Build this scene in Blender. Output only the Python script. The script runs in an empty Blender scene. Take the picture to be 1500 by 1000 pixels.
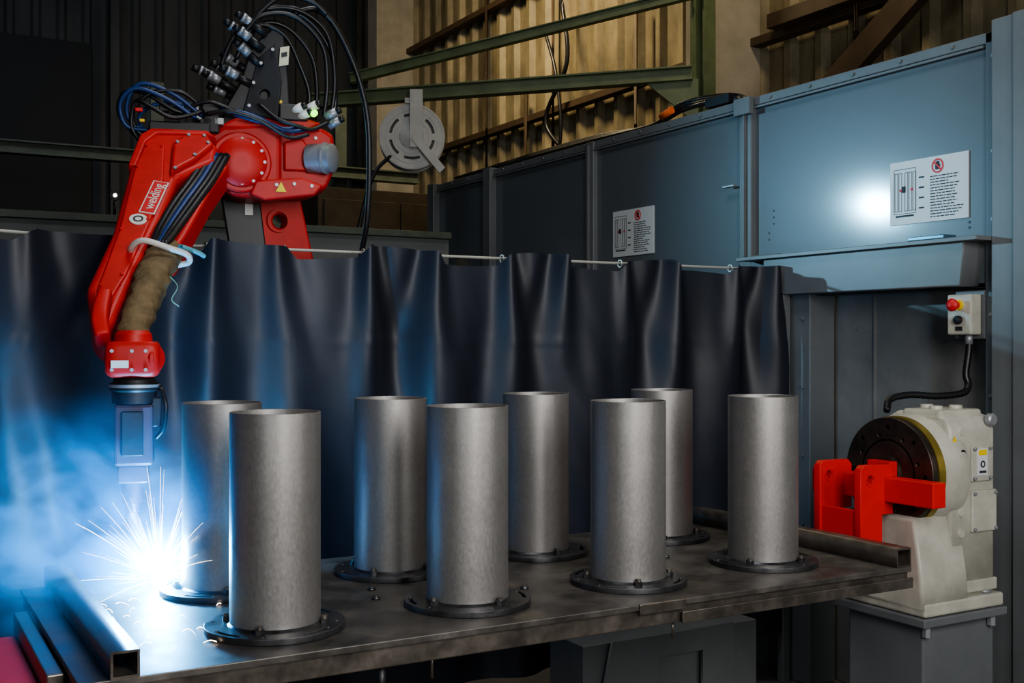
import bpy, bmesh, math, random
from mathutils import Vector, Matrix, noise
random.seed(7)
V=Vector
scene=bpy.context.scene
COL=scene.collection

# ---------------------------------------------------------------- materials
MATS={}
def mat(name,col,rough=.5,metal=0.0,var=0.0,vscale=6.0,bump=0.0,bscale=40.0,rvar=0.0,emit=None,estr=0,coat=0.0,crough=.15,stretch=(1,1,1),col2=None,spec=.5,grime=0.0,gscale=2.5):
    if name in MATS: return MATS[name]
    m=bpy.data.materials.new(name); m.use_nodes=True
    nt=m.node_tree; N=nt.nodes; L=nt.links
    b=N['Principled BSDF']
    b.inputs['Base Color'].default_value=(*col,1)
    b.inputs['Roughness'].default_value=rough
    b.inputs['Metallic'].default_value=metal
    b.inputs['Specular IOR Level'].default_value=spec
    if coat: 
        b.inputs['Coat Weight'].default_value=coat
        b.inputs['Coat Roughness'].default_value=crough
    if emit:
        b.inputs['Emission Color'].default_value=(*emit,1)
        b.inputs['Emission Strength'].default_value=estr
    if var or bump or rvar:
        tc=N.new('ShaderNodeTexCoord'); mp=N.new('ShaderNodeMapping')
        mp.inputs['Scale'].default_value=stretch
        L.new(tc.outputs['Object'],mp.inputs['Vector'])
        nz=N.new('ShaderNodeTexNoise'); nz.inputs['Scale'].default_value=vscale
        nz.inputs['Detail'].default_value=8; nz.inputs['Roughness'].default_value=.65
        L.new(mp.outputs[0],nz.inputs['Vector'])
        if var:
            r=N.new('ShaderNodeValToRGB')
            c2=col2 if col2 else tuple(min(1,c*(1+var)) for c in col)
            c1=tuple(c*(1-var) for c in col)
            r.color_ramp.elements[0].position=.32; r.color_ramp.elements[0].color=(*c1,1)
            r.color_ramp.elements[1].position=.68; r.color_ramp.elements[1].color=(*c2,1)
            L.new(nz.outputs['Fac'],r.inputs[0]); cout=r.outputs[0]
            if grime:
                g=N.new('ShaderNodeTexNoise'); g.inputs['Scale'].default_value=gscale; g.inputs['Detail'].default_value=10; g.inputs['Roughness'].default_value=.7
                L.new(tc.outputs['Object'],g.inputs['Vector'])
                gr=N.new('ShaderNodeMapRange'); gr.inputs[1].default_value=.40; gr.inputs[2].default_value=.62; gr.inputs[3].default_value=1-grime; gr.inputs[4].default_value=1
                L.new(g.outputs['Fac'],gr.inputs[0])
                mx=N.new('ShaderNodeMix'); mx.data_type='RGBA'; mx.blend_type='MULTIPLY'; mx.inputs[0].default_value=1
                L.new(cout,mx.inputs[6]); L.new(gr.outputs[0],mx.inputs[7]); cout=mx.outputs[2]
            L.new(cout,b.inputs['Base Color'])
        if rvar:
            mr=N.new('ShaderNodeMapRange')
            mr.inputs['From Min'].default_value=.3; mr.inputs['From Max'].default_value=.7
            mr.inputs['To Min'].default_value=max(0.02,rough-rvar); mr.inputs['To Max'].default_value=min(1,rough+rvar)
            L.new(nz.outputs['Fac'],mr.inputs['Value']); L.new(mr.outputs[0],b.inputs['Roughness'])
        if bump:
            n2=N.new('ShaderNodeTexNoise'); n2.inputs['Scale'].default_value=bscale; n2.inputs['Detail'].default_value=4
            L.new(mp.outputs[0],n2.inputs['Vector'])
            bp=N.new('ShaderNodeBump'); bp.inputs['Strength'].default_value=bump; bp.inputs['Distance'].default_value=.01
            L.new(n2.outputs['Fac'],bp.inputs['Height']); L.new(bp.outputs[0],b.inputs['Normal'])
    MATS[name]=m; return m

M_pipe=mat('mill_scale_steel',(.37,.355,.34),.45,.78,var=.10,vscale=160,stretch=(1,1,.5),rvar=.04,bump=.025,bscale=380,grime=.12,gscale=5)
M_flange=mat('dark_steel_flange',(.10,.10,.105),.38,.85,var=.3,vscale=20,rvar=.1)
M_table=mat('steel_table_plate',(.135,.122,.11),.46,.55,var=.35,vscale=9,bump=.03,bscale=90,rvar=.10,col2=(.21,.19,.17),grime=.40,gscale=3)
M_rail=mat('steel_box_section',(.20,.175,.15),.38,.8,var=.3,vscale=14,rvar=.1)
M_red=mat('red_robot_paint',(.60,.018,.012),.46,0,var=.06,vscale=5,spec=.4,grime=.15,gscale=9)
M_red2=mat('red_bracket_paint',(.66,.022,.018),.45,0,var=.08,vscale=8,spec=.35)
M_black=mat('black_plastic',(.015,.015,.017),.42)
M_rub=mat('black_rubber_hose',(.012,.012,.014),.38)
M_blue=mat('blue_cable',(.015,.05,.18),.35)
M_silver=mat('cast_aluminium',(.36,.37,.39),.42,.5,var=.1,vscale=30)
M_white=mat('white_plastic',(.70,.70,.67),.4)
M_cream=mat('cream_casting_paint',(.56,.54,.46),.42,0,var=.06,vscale=10,bump=.04,bscale=60,coat=.1,grime=.22,gscale=6)
M_panel=mat('blue_grey_panel_paint',(.115,.134,.150),.42,0,var=.05,vscale=1.5,spec=.45,coat=.7,crough=.11)
M_panel2=mat('grey_post_paint',(.165,.175,.18),.4,0,var=.05,vscale=3,grime=.15)
M_grey=mat('recess_panel_paint',(.21,.21,.20),.5,0,var=.1,vscale=2.5,grime=.2)
M_curt=mat('curtain_vinyl',(.0165,.019,.028),.46,0,bump=.05,bscale=500,spec=.5,var=.12,vscale=3)
M_leather=mat('leather_sleeve',(.17,.12,.06),.8,0,var=.4,vscale=18,bump=.5,bscale=60)
M_brown=mat('rusty_faceplate',(.10,.075,.06),.4,.8,var=.4,vscale=10,rvar=.1)
M_gold=mat('oily_brass_ring',(.38,.28,.06),.35,.7,var=.2,vscale=15)
M_yel=mat('warning_yellow',(.85,.6,.02),.5)
M_sign=mat('sign_white_plate',(.66,.69,.70),.45)
M_ink=mat('printed_ink',(.03,.03,.035),.6)
M_signred=mat('sign_red',(.65,.02,.02),.5)
M_warm=mat('corrugated_wall_cladding',(.27,.215,.125),.6,0,var=.6,vscale=1.6,stretch=(1,1,.35),bump=.1,bscale=20,col2=(.42,.35,.21),grime=.3)
M_dark=mat('dark_corrugated_cladding',(.085,.088,.09),.7,0,var=.3,vscale=2,stretch=(1,1,.3))
M_colm=mat('painted_column',(.40,.36,.29),.7,0,var=.2,vscale=3,bump=.1)
M_green=mat('green_steel_paint',(.13,.165,.085),.5,0,var=.25,vscale=7)
M_green2=mat('grey_green_steel_paint',(.09,.11,.085),.55,0,var=.25,vscale=7)  # darker, greyer green than the crane paint
M_floor=mat('concrete_floor',(.09,.085,.08),.65,0,var=.35,vscale=2.5,bump=.15,bscale=30)
M_ceil=mat('ceiling_sheet',(.05,.05,.05),.8)
M_brownbeam=mat('brown_steel',(.075,.05,.03),.6,var=.2)
M_tool=mat('tool_body_anodised',(.075,.055,.085),.4,.3,var=.1)
M_stick=mat('copper_nozzle',(.45,.3,.2),.35,.9)
M_led=mat('green_led',(.2,.9,.1),.4,emit=(.3,1,.05),estr=3)
M_orange=mat('orange_plastic',(.8,.15,.03),.5)

# ---------------------------------------------------------------- mesh helpers
def empty(name,loc=(0,0,0)):
    e=bpy.data.objects.new(name,None); e.empty_display_size=.1; e.location=loc; COL.objects.link(e); return e
def obj(name,me,parent=None,m=None,smooth=False,bevel=0,segs=2):
    if m is not None:
        if isinstance(m,(list,tuple)):
            for x in m: me.materials.append(x)
        else: me.materials.append(m)
    if smooth:
        me.polygons.foreach_set('use_smooth',[True]*len(me.polygons))
    o=bpy.data.objects.new(name,me); COL.objects.link(o)
    if parent:
        o.parent=parent
        o.matrix_parent_inverse=Matrix.Translation(-parent.location)
    if bevel:
        b=o.modifiers.new('bevel','BEVEL'); b.width=bevel; b.segments=segs; b.limit_method='ANGLE'; b.angle_limit=math.radians(40)
        b.harden_normals=False
    return o
def pyd(name,verts,faces,parent=None,m=None,**k):
    me=bpy.data.meshes.new(name); me.from_pydata([tuple(v) for v in verts],[],faces); me.update()
    bm=bmesh.new(); bm.from_mesh(me); bmesh.ops.recalc_face_normals(bm,faces=bm.faces); bm.to_mesh(me); bm.free()
    return obj(name,me,parent,m,**k)
BF=[(0,1,3,2),(4,6,7,5),(0,4,5,1),(2,3,7,6),(0,2,6,4),(1,5,7,3)]
def bx(name,lo,hi,m,parent=None,bevel=.003,segs=2):
    vs=[(x,y,z) for x in(lo[0],hi[0]) for y in(lo[1],hi[1]) for z in(lo[2],hi[2])]
    return pyd(name,vs,BF,parent,m,bevel=bevel,segs=segs)
def obx(name,c,ax,ay,az,m,parent=None,bevel=.003,segs=2):
    """oriented box, ax/ay/az half-extent vectors"""
    c=V(c);ax=V(ax);ay=V(ay);az=V(az)
    vs=[c+ax*i+ay*j+az*k for i in(-1,1) for j in(-1,1) for k in(-1,1)]
    return pyd(name,vs,BF,parent,m,bevel=bevel,segs=segs)
def basis(d):
    d=V(d).normalized(); up=V((0,0,1)) if abs(d.z)<.9 else V((1,0,0))
    a=d.cross(up).normalized(); b=a.cross(d).normalized(); return a,b
def cyl(name,p0,p1,r,m,parent=None,r1=None,n=32,bevel=0,smooth=True):
    p0=V(p0);p1=V(p1); r1=r if r1 is None else r1
    a,b=basis(p1-p0); vs=[];fs=[]
    for p,rr in((p0,r),(p1,r1)):
        for i in range(n):
            t=2*math.pi*i/n; vs.append(p+a*math.cos(t)*rr+b*math.sin(t)*rr)
    for i in range(n): j=(i+1)%n; fs.append((i,j,n+j,n+i))
    fs.append(tuple(range(n))); fs.append(tuple(range(n,2*n)))
    o=pyd(name,vs,fs,parent,m,bevel=bevel)
    for i,p in enumerate(o.data.polygons): p.use_smooth = smooth and len(p.vertices)==4
    return o
def lathe(name,c,axis,prof,m,parent=None,n=48,closed=False,mi=None):
    """prof: list of (along,radius)"""
    c=V(c); d=V(axis).normalized(); a,b=basis(d); vs=[];fs=[]
    for (h,r) in prof:
        for i in range(n):
            t=2*math.pi*i/n; vs.append(c+d*h+a*math.cos(t)*r+b*math.sin(t)*r)
    K=len(prof)
    for k in range(K if closed else K-1):
        k2=(k+1)%K
        for i in range(n): j=(i+1)%n; fs.append((k*n+i,k*n+j,k2*n+j,k2*n+i))
    if not closed:
        fs.append(tuple(range(n))); fs.append(tuple(range((K-1)*n,K*n)))
    o=pyd(name,vs,fs,parent,m)
    bm=bmesh.new(); bm.from_mesh(o.data)
    for f in bm.faces: f.smooth=len(f.verts)==4
    for e in bm.edges:
        if len(e.link_faces)==2 and e.calc_face_angle(0)>math.radians(35): e.smooth=False
    bm.to_mesh(o.data); bm.free()
    return o
def catmull(pts,sub=8):
    pts=[V(p) for p in pts]
    if len(pts)==2: return pts
    P=[pts[0]*2-pts[1]]+pts+[pts[-1]*2-pts[-2]]; out=[]
    for i in range(1,len(P)-2):
        p0,p1,p2,p3=P[i-1],P[i],P[i+1],P[i+2]
        for s in range(sub):
            t=s/sub
            out.append(.5*((2*p1)+(-p0+p2)*t+(2*p0-5*p1+4*p2-p3)*t*t+(-p0+3*p1-3*p2+p3)*t**3))
    out.append(pts[-1]); return out
def hose(name,pts,r,m,parent=None,n=10,sub=8,ribs=0):
    P=catmull(pts,sub); vs=[];fs=[]
    up=None
    for i,p in enumerate(P):
        t=(P[min(i+1,len(P)-1)]-P[max(i-1,0)]).normalized()
        if up is None: a,b=basis(t)
        else:
            a=(up-t*up.dot(t)).normalized(); b=t.cross(a)
        up=a
        rr=r*(1+(ribs if i%2 else 0))
        for k in range(n):
            q=2*math.pi*k/n; vs.append(p+a*math.cos(q)*rr+b*math.sin(q)*rr)
    for i in range(len(P)-1):
        for k in range(n): j=(k+1)%n; fs.append((i*n+k,i*n+j,(i+1)*n+j,(i+1)*n+k))
    fs.append(tuple(range(n))); fs.append(tuple(range((len(P)-1)*n,len(P)*n)))
    return pyd(name,vs,fs,parent,m,smooth=True)
def loft(name,secs,m,parent=None,sidev=(1,0,0),n=24,p=4.0,sub=4,smooth=True):
    """secs: (center, half_side, half_depth)"""
    C=catmull([s[0] for s in secs],sub)
    A=catmull([V((s[1],s[2],0)) for s in secs],sub)
    vs=[];fs=[]; sv=V(sidev).normalized()
    for i,c in enumerate(C):
        t=(C[min(i+1,len(C)-1)]-C[max(i-1,0)]).normalized()
        a=(sv-t*sv.dot(t)).normalized(); b=t.cross(a)
        for k in range(n):
            q=2*math.pi*(k+.5)/n; cx,sy=math.cos(q),math.sin(q)
            x=math.copysign(abs(cx)**(2/p),cx); y=math.copysign(abs(sy)**(2/p),sy)
            vs.append(c+a*x*A[i].x+b*y*A[i].y)
    for i in range(len(C)-1):
        for k in range(n): j=(k+1)%n; fs.append((i*n+k,i*n+j,(i+1)*n+j,(i+1)*n+k))
    fs.append(tuple(range(n))); fs.append(tuple(range((len(C)-1)*n,len(C)*n)))
    o=pyd(name,vs,fs,parent,m,smooth=smooth)
    md=o.modifiers.new('b','BEVEL'); md.width=.006; md.segments=2; md.limit_method='ANGLE'; md.angle_limit=math.radians(50)
    return o
def plate(name,outer,holes,thick,origin,ex,ey,m,parent=None,bevel=.0):
    """flat plate with holes; outer/holes are 2D loops; thickness centred on origin plane"""
    cu=bpy.data.curves.new('tmp','CURVE'); cu.dimensions='2D'; cu.fill_mode='BOTH'; cu.extrude=thick/2; cu.bevel_depth=bevel; 
    for loop in [outer]+holes:
        sp=cu.splines.new('POLY'); sp.points.add(len(loop)-1)
        for i,(x,y) in enumerate(loop): sp.points[i].co=(x,y,0,1)
        sp.use_cyclic_u=True
    o=bpy.data.objects.new('tmp',cu); COL.objects.link(o)
    dg=bpy.context.evaluated_depsgraph_get()
    me=bpy.data.meshes.new_from_object(o.evaluated_get(dg))
    bpy.data.objects.remove(o); bpy.data.curves.remove(cu)
    me.name=name
    ex=V(ex).normalized(); ey=V(ey).normalized(); ez=ex.cross(ey)
    M=Matrix((ex,ey,ez)).transposed().to_4x4(); M.translation=V(origin)
    me.transform(M); me.materials.clear()
    return obj(name,me,parent,m)
def prism(name,outer,thick,origin,ex,ey,m,parent=None,bevel=.01,segs=3):
    """solid casting block: outline extruded symmetrically about the origin plane, bevelled edges"""
    ex=V(ex).normalized(); ey=V(ey).normalized(); ez=ex.cross(ey).normalized(); o=V(origin); n=len(outer)
    vs=[o+ex*x+ey*y+ez*s*thick/2 for s in(-1,1) for x,y in outer]
    fs=[tuple(range(n)),tuple(range(n,2*n))]+[(i,(i+1)%n,n+(i+1)%n,n+i) for i in range(n)]
    ob=pyd(name,vs,fs,parent,m)
    b=ob.modifiers.new('bevel','BEVEL'); b.width=bevel; b.segments=segs; b.limit_method='ANGLE'; b.angle_limit=math.radians(12)
    b.harden_normals=False
    return ob
def circ(cx,cy,r,n=32,a0=0):
    return [(cx+r*math.cos(a0+2*math.pi*i/n),cy+r*math.sin(a0+2*math.pi*i/n)) for i in range(n)]
def arcslot(r,w,a0,a1,n=10):
    o=[((r+w)*math.cos(a0+(a1-a0)*i/n),(r+w)*math.sin(a0+(a1-a0)*i/n)) for i in range(n+1)]
    o+=[((r-w)*math.cos(a1-(a1-a0)*i/n),(r-w)*math.sin(a1-(a1-a0)*i/n)) for i in range(n+1)]
    return o
def join(objs,name):
    """join mesh objects (world space) into one new top-level object"""
    dg=bpy.context.evaluated_depsgraph_get()
    bm=bmesh.new(); mats=[]
    for o in objs:
        e=o.evaluated_get(dg); me=e.to_mesh()
        off=len(bm.faces); 
        mp=[]
        for x in o.data.materials:
            if x not in mats: mats.append(x)
            mp.append(mats.index(x))
        me.transform(o.matrix_world)
        bm.from_mesh(me); bm.faces.ensure_lookup_table()
        for f in bm.faces[off:]: f.material_index=mp[min(f.material_index,len(mp)-1)] if mp else 0
        e.to_mesh_clear()
    me=bpy.data.meshes.new(name); bm.to_mesh(me); bm.free()
    for x in mats: me.materials.append(x)
    for o in objs: bpy.data.objects.remove(o)
    o=bpy.data.objects.new(name,me); COL.objects.link(o); return o
def adopt(o,e):
    o.parent=e; o.matrix_parent_inverse=Matrix.Translation(-e.location)
def textmesh(body,size,Mx,name,m,parent,ext=.0006,center=False):
    cd=bpy.data.curves.new('t','FONT'); cd.body=body; cd.size=size; cd.extrude=ext
    if center: cd.align_x='CENTER'; cd.align_y='CENTER'
    to=bpy.data.objects.new('t',cd); COL.objects.link(to); dg=bpy.context.evaluated_depsgraph_get()
    tm=bpy.data.meshes.new_from_object(to.evaluated_get(dg)); bpy.data.objects.remove(to)
    tm.transform(Mx); tm.materials.clear(); return obj(name,tm,parent,m)

# ================================================================ HALL SHELL
bx('floor',(-5,-3,-.1),(5.9,14.3,0),M_floor,bevel=0)
bx('ceiling',(-5,-3,6.6),(5.9,14.3,6.7),M_ceil,bevel=0)
def corrug(name,start,dirv,norm,length,z0,z1,m,period=.22,depth=.035):
    start=V(start);dirv=V(dirv);norm=V(norm);vs=[];fs=[];s=0;prof=[]
    while s<length:
        for f,dn in((0,0),(.55,0),(.68,1),(.87,1)): prof.append((s+f*period,dn*depth))
        s+=period
    for (q,dn) in prof:
        p=start+dirv*q+norm*dn
        vs+= [(p.x,p.y,z0),(p.x,p.y,z1)]
    for i in range(len(prof)-1): fs.append((2*i,2*i+2,2*i+3,2*i+1))
    return pyd(name,vs,fs,None,m)
corrug('wall_right',(5.65,-3,0),(0,1,0),(-1,0,0),17.2,0,6.6,M_warm,period=.30,depth=.05)
corrug('wall_back',(-5,14.1,0),(1,0,0),(0,-1,0),10.7,0,6.6,M_dark,period=.28)
for i,y in enumerate((.2,6.2,12.2)):
    e=empty('building_column',(5.3,y,0) ) 
    bx('shaft',(5.15,y,0),(5.60,y+.24,6.6),M_colm,e,bevel=.01)
    bx('edge_strip',(5.12,y-.01,0),(5.155,y+.26,6.6),M_colm,e,bevel=.005)
e=empty('wall_girt_rails',(5.5,5,2.6))
for z in (2.6,3.62,4.9):
    bx('girt_%d'%int(z*10),(5.5,-3,z),(5.6,14,z+.06),M_brownbeam,e)
e=empty('wall_conduits',(5.5,8,2.5))
for y,z0,z1 in((8.9,2.4,5.5),(7.6,2.3,4.3),(10.2,2.2,5.2),(5.2,2.4,4.6),(9.4,2.2,3.9)):
    hose('conduit_%d'%int(y*10),[(5.5,y,z0),(5.5,y,z1)],.022,M_brownbeam,e)
for z,y0,y1 in((2.95,6.6,11.5),(3.12,7.2,12),(2.72,3.0,5.8)):
    hose('pipe_run_%d'%int(z*100),[(5.42,y0,z-.25),(5.42,y0,z-.05),(5.42,y0+.06,z),(5.42,y1,z)],.025,M_brownbeam,e,sub=4)
hose('loose_cable_1',[(5.4,8.6,4.6),(5.4,8.5,4.0),(5.36,8.8,3.5),(5.4,8.3,3.0),(5.4,8.5,2.7)],.02,M_rub,e)
hose('loose_cable_2',[(5.4,8.9,4.4),(5.38,8.65,3.9),(5.36,8.55,3.3),(5.4,8.9,2.8)],.016,M_rub,e)
e=empty('roof_brace_beams',(5.3,4,3.6))
obx('diagonal_brace',(5.35,4.50,3.62),(.04,0,0),(0,.80,-.52),(0,.045,.07),M_brownbeam,e)
bx('longitudinal_beam',(5.38,1,3.66),(5.48,5.9,3.76),M_brownbeam,e)

def beam(name,p0,p1,h,w,m,par):
    p0=V(p0);p1=V(p1);d=(p1-p0)/2;side=d.cross(V((0,0,1))).normalized();up=side.cross(d).normalized()
    c=(p0+p1)/2
    obx(name+'_web',c,d,side*w*.15,up*h/2,m,par)
    obx(name+'_top_flange',c+up*h/2,d,side*w/2,up*h*.08,m,par)
    obx(name+'_bottom_flange',c-up*h/2,d,side*w/2,up*h*.08,m,par)
e=empty('green_jib_crane',(4.9,6,3))
beam('jib_arm',(2.70,7.65,3.2),(4.85,6.05,3.32),.085,.10,M_green,e)
beam('upper_tie',(2.95,7.5,3.36),(4.85,6.0,3.86),.06,.07,M_green,e)
beam('mast',(4.92,6.02,2.6),(4.92,6.03,6.5),.13,.10,M_green,e)
plate('corner_gusset',[(0,0),(-.36,.0),(-.34,-.03),(-.04,-.28),(0,-.28)],[],.02,(4.88,6.02,3.28),(.8,-.6,0),(0,0,1),M_green,e)
e=empty('green_rack_frame',(2.3,10.6,0))
for z in (2.58,1.9): beam('rack_beam_%d'%int(z*100),(-.3,10.6,z+.6),(4.9,10.6,z+.6),.10,.12,M_green2,e)
for x in (2.3,4.1): beam('rack_post_%d'%int(x*10),(x,10.75,0),(x,10.76,3.9),.14,.12,M_green2,e)
beam('rack_knee',(3.1,10.5,2.8),(4.1,10.5,2.2),.12,.1,M_green2,e)
beam('rack_knee_left',(.2,10.5,3.15),(.9,10.5,2.6),.10,.08,M_green2,e)
e=empty('work_bench_barrier',(1,6.5,0))
bx('cap',(-1,6.4,2.15),(3.2,6.55,2.19),M_green2,e)
bx('board',(-1,6.44,0),(3.2,6.5,2.15),mat('bench_board',(.15,.16,.16),.6,var=.1),e)
e=empty('small_work_lamp',(1.16,6.45,2.19))
cyl('stem',(1.16,6.45,2.19),(1.16,6.45,2.27),.008,M_black,e)
lathe('shade',(1.16,6.47,2.30),(0,-1,0),[(0,.02),(.03,.03),(.035,.028)],M_black,e,n=20)
cyl('bulb',(1.16,6.437,2.30),(1.16,6.43,2.30),.010,mat('lamp_glow',(1,.95,.8),.4,emit=(1,.95,.75),estr=5),e)
e=empty('storage_cabinet',(4,9.3,0))
M_cab=mat('dark_cabinet',(.05,.036,.022),.7,var=.3)
bx('storage_body',(3.25,9,0),(4.7,9.7,2.8),M_cab,e)
bx('storage_door',(3.3,8.98,.1),(3.96,9.0,2.7),M_cab,e); bx('storage_door_2',(4.0,8.98,.1),(4.66,9.0,2.7),M_cab,e)
bx('door_back_1',(-3.0,13.95,0),(2.25,14.05,5.0),mat('dark_door',(.012,.014,.018),.6))
e=empty('back_hall_post',(2.45,13.6,0))
bx('tube',(2.40,13.6,0),(2.50,13.70,6.5),M_dark,e)
bx('base_plate',(2.33,13.53,0),(2.57,13.79,.03),M_dark,e)

# hose reel hanging from the jib
rc=V((3.29,7.2,2.92)); ra=V((-.42,-.9,0)).normalized()
e=empty('hose_reel',tuple(rc))
M_reel=mat('reel_plastic_grey',(.50,.50,.48),.5,var=.12,vscale=9)
sx,sy=basis(ra)
for k,s in enumerate((-.07,.07)):
    plate('side_disc_%d'%k,circ(0,0,.226,56),[arcslot(.15,.012,math.radians(a+8),math.radians(a+52)) for a in range(0,360,60)],.012,rc+ra*s,sx,sy,M_reel,e,bevel=.003)
    for q,rr in enumerate((.218,.182,.115)):
        lathe('disc_ridge_%d_%d'%(k,q),rc+ra*(s*1.08),ra,[(-.004,rr-.006),(-.004,rr+.006),(.006,rr+.003),(.006,rr-.003)],M_reel,e,closed=True,n=56)
lathe('wound_hose',rc-ra*.06,ra,[(0,.10),(0,.175),(.02,.185),(.04,.175),(.06,.185),(.08,.175),(.1,.185),(.12,.175),(.12,.1)],M_rub,e)
lathe('hub',rc,ra,[(.05,.085),(.088,.085),(.10,.06),(.11,.03)],M_reel,e)
obx('bracket_arm',rc+sx*(-.03)+V((0,0,.12))+ra*.115,sx*.045,V((0,0,.20)),ra*.008,M_reel,e)
obx('bracket_arm_low',rc+sx*(-.11)+V((0,0,-.12))+ra*.12,(sx*.10+V((0,0,.12))),(V((0,0,.02))-sx*.02),ra*.01,M_reel,e)
obx('hanger_plate',rc+V((0,0,.245)),sx*.05,V((0,0,.02)),ra*.10,M_reel,e)
hose('drop_hose',[rc+V((-.15,0,-.12)),rc+V((-.3,0,-.3)),rc+V((-.42,0,-.75)),rc+V((-.5,0,-1.2))],.014,M_rub,e)

# ================================================================ CELL ENCLOSURE (plane X=3.6)
e=empty('cell_enclosure_wall',(3.6,5,0))
XW=3.6; ZT=2.64
def pan(name,y0,y1,z0,z1,x=XW,m=M_panel):
    bx(name,(x,y0,z0),(x+.03,y1,z1),m,e,bevel=.004)
pan('panel_upper_front',2.76,4.02,1.87,ZT-.03)
pan('panel_middle',4.10,5.35,1.2,ZT-.03)
pan('panel_far',5.42,6.56,1.2,ZT-.03)
pan('panel_end',6.62,7.42,1.2,ZT-.03)
pan('panel_lower_far',3.84,7.42,0,1.2)
for y in (5.385,4.06):
    bx('post_%d'%int(y*100),(XW-.03,y-.042,0),(XW+.05,y+.042,ZT),M_panel2,e,bevel=.004)
    bx('post_lip_%d'%int(y*100),(XW-.045,y-.008,1.9),(XW-.03,y+.004,ZT-.02),M_panel2,e,bevel=.001)
for y in (6.59,7.45):
    bx('post_%d'%int(y*100),(XW-.05,y-.05,0),(XW+.05,y+.05,ZT+.01),M_panel2,e,bevel=.004)
bx('top_rail',(XW-.02,2.7,ZT-.04),(XW+.06,7.5,ZT),M_panel2,e)
bx('top_lip',(XW-.028,2.76,ZT-.055),(XW-.018,7.4,ZT-.045),M_panel2,e,bevel=.001)
bx('corner_post',(XW-.06,2.50,0),(XW+.08,2.70,ZT+.03),M_panel2,e,bevel=.005)
bx('corner_post_flange',(XW-.02,2.70,0),(XW,2.755,ZT),M_panel,e,bevel=.003)
bx('corner_post_inner',(XW-.075,2.50,0),(XW-.06,2.60,ZT+.03),M_panel2,e,bevel=.003)
bx('panel_return',(XW,1.2,0),(XW+.03,2.50,ZT),M_panel,e)
bx('header_plate',(XW-.01,2.76,1.70),(XW+.03,4.0,1.865),M_panel,e)
plate('header_channel',[(0,0),(1.06,0),(1.06,-.03),(1.045,-.155),(0.0,-.155)],[],.10,(XW-.06,3.84,1.865),(0,-1,0),(0,0,1),M_panel2,e,bevel=.004)
bx('header_lip',(XW-.14,2.70,1.868),(XW-.0,4.0,1.884),M_panel2,e,bevel=.002)
bx('header_end_bracket',(XW-.03,3.84,1.76),(XW+.02,4.02,1.9),M_panel2,e)
bx('recess_post',(XW-.05,3.62,0),(XW+.1,3.80,1.75),M_panel2,e,bevel=.005)
bx('recess_post_edge',(XW-.07,3.77,0),(XW-.04,3.80,1.75),M_panel,e,bevel=.002)
bx('recess_back_panel',(XW+.12,2.70,0),(XW+.14,3.64,1.83),M_grey,e)
bx('recess_seam',(XW+.11,3.40,.0),(XW+.125,3.412,1.83),M_grey,e,bevel=.002)
bx('recess_soffit',(XW-.01,2.70,1.70),(XW+.14,3.8,1.72),M_grey,e)
bolts=[]
for y in (2.72,4.06,5.385):
    for z in (2.55,2.2,1.95): bolts.append((XW-.035 if y>3 else XW-.02,y,z))
for y in [2.9+.25*i for i in range(18)]: bolts.append((XW-.022,y,ZT-.02))
for z in (1.6,1.3,1.0,.7): bolts.append((XW-.055,3.66,z)); bolts.append((XW-.02,2.73,z))
for (y,z) in ((3.5,1.55),(3.3,.95),(2.9,1.05),(3.05,1.5)): bolts.append((XW+.119,y,z))
bo=[cyl('b',(x-.006,y,z),(x+.004,y,z),.007,M_panel2 if y>2.8 else M_silver,None,n=10) for x,y,z in bolts]
for (y,z) in ((3.9,2.10),(3.9,2.07),(3.9,2.04),(3.93,2.0),(3.93,1.97),(2.84,1.95),(2.84,1.93)): bo.append(cyl('b',(XW-.002,y,z),(XW+.002,y,z),.005,M_black,None,n=10))
adopt(join(bo,'bolts'),e)
bx('latch_clamp',(XW-.06,4.0,2.56),(XW-.03,4.11,2.64),M_panel2,e)
bx('latch_handle',(XW-.05,4.12,2.235),(XW-.03,4.2,2.245),M_silver,e,bevel=.002)
bx('header_clip',(XW-.13,2.85,1.885),(XW-.06,3.02,1.9),mat('clip_blue',(.10,.22,.30),.3,.5),e)
e2=empty('enclosure_top_cable_bundle',(XW+.02,4.8,ZT+.02))
for k in range(4):
    hose('cable_%d'%k,[(XW+.02+.02*k,4.14,ZT+.02),(XW+.02+.02*k,4.3,ZT+.045+.01*k),(XW+.03,4.6,ZT+.05+.012*k),(XW+.05,4.9,ZT+.02),(XW+.03+.01*k,5.6,ZT+.022+.01*k),(XW+.03,7.2,ZT+.025)],.012,M_rub,e2)
bx('junction_box',(XW-.01,4.2,ZT+.012),(XW+.05,4.38,ZT+.06),M_black,e2)
cyl('orange_plug',(XW-.02,4.72,ZT+.03),(XW-.02,4.63,ZT+.05),.018,M_orange,e2)
e2=empty('yellow_marker_post',(3.46,7.34,0))
bx('post_body',(3.42,7.3,0),(3.5,7.38,2.1),M_yel,e2); bx('post_cap',(3.41,7.29,2.1),(3.51,7.39,2.14),M_black,e2)

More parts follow.
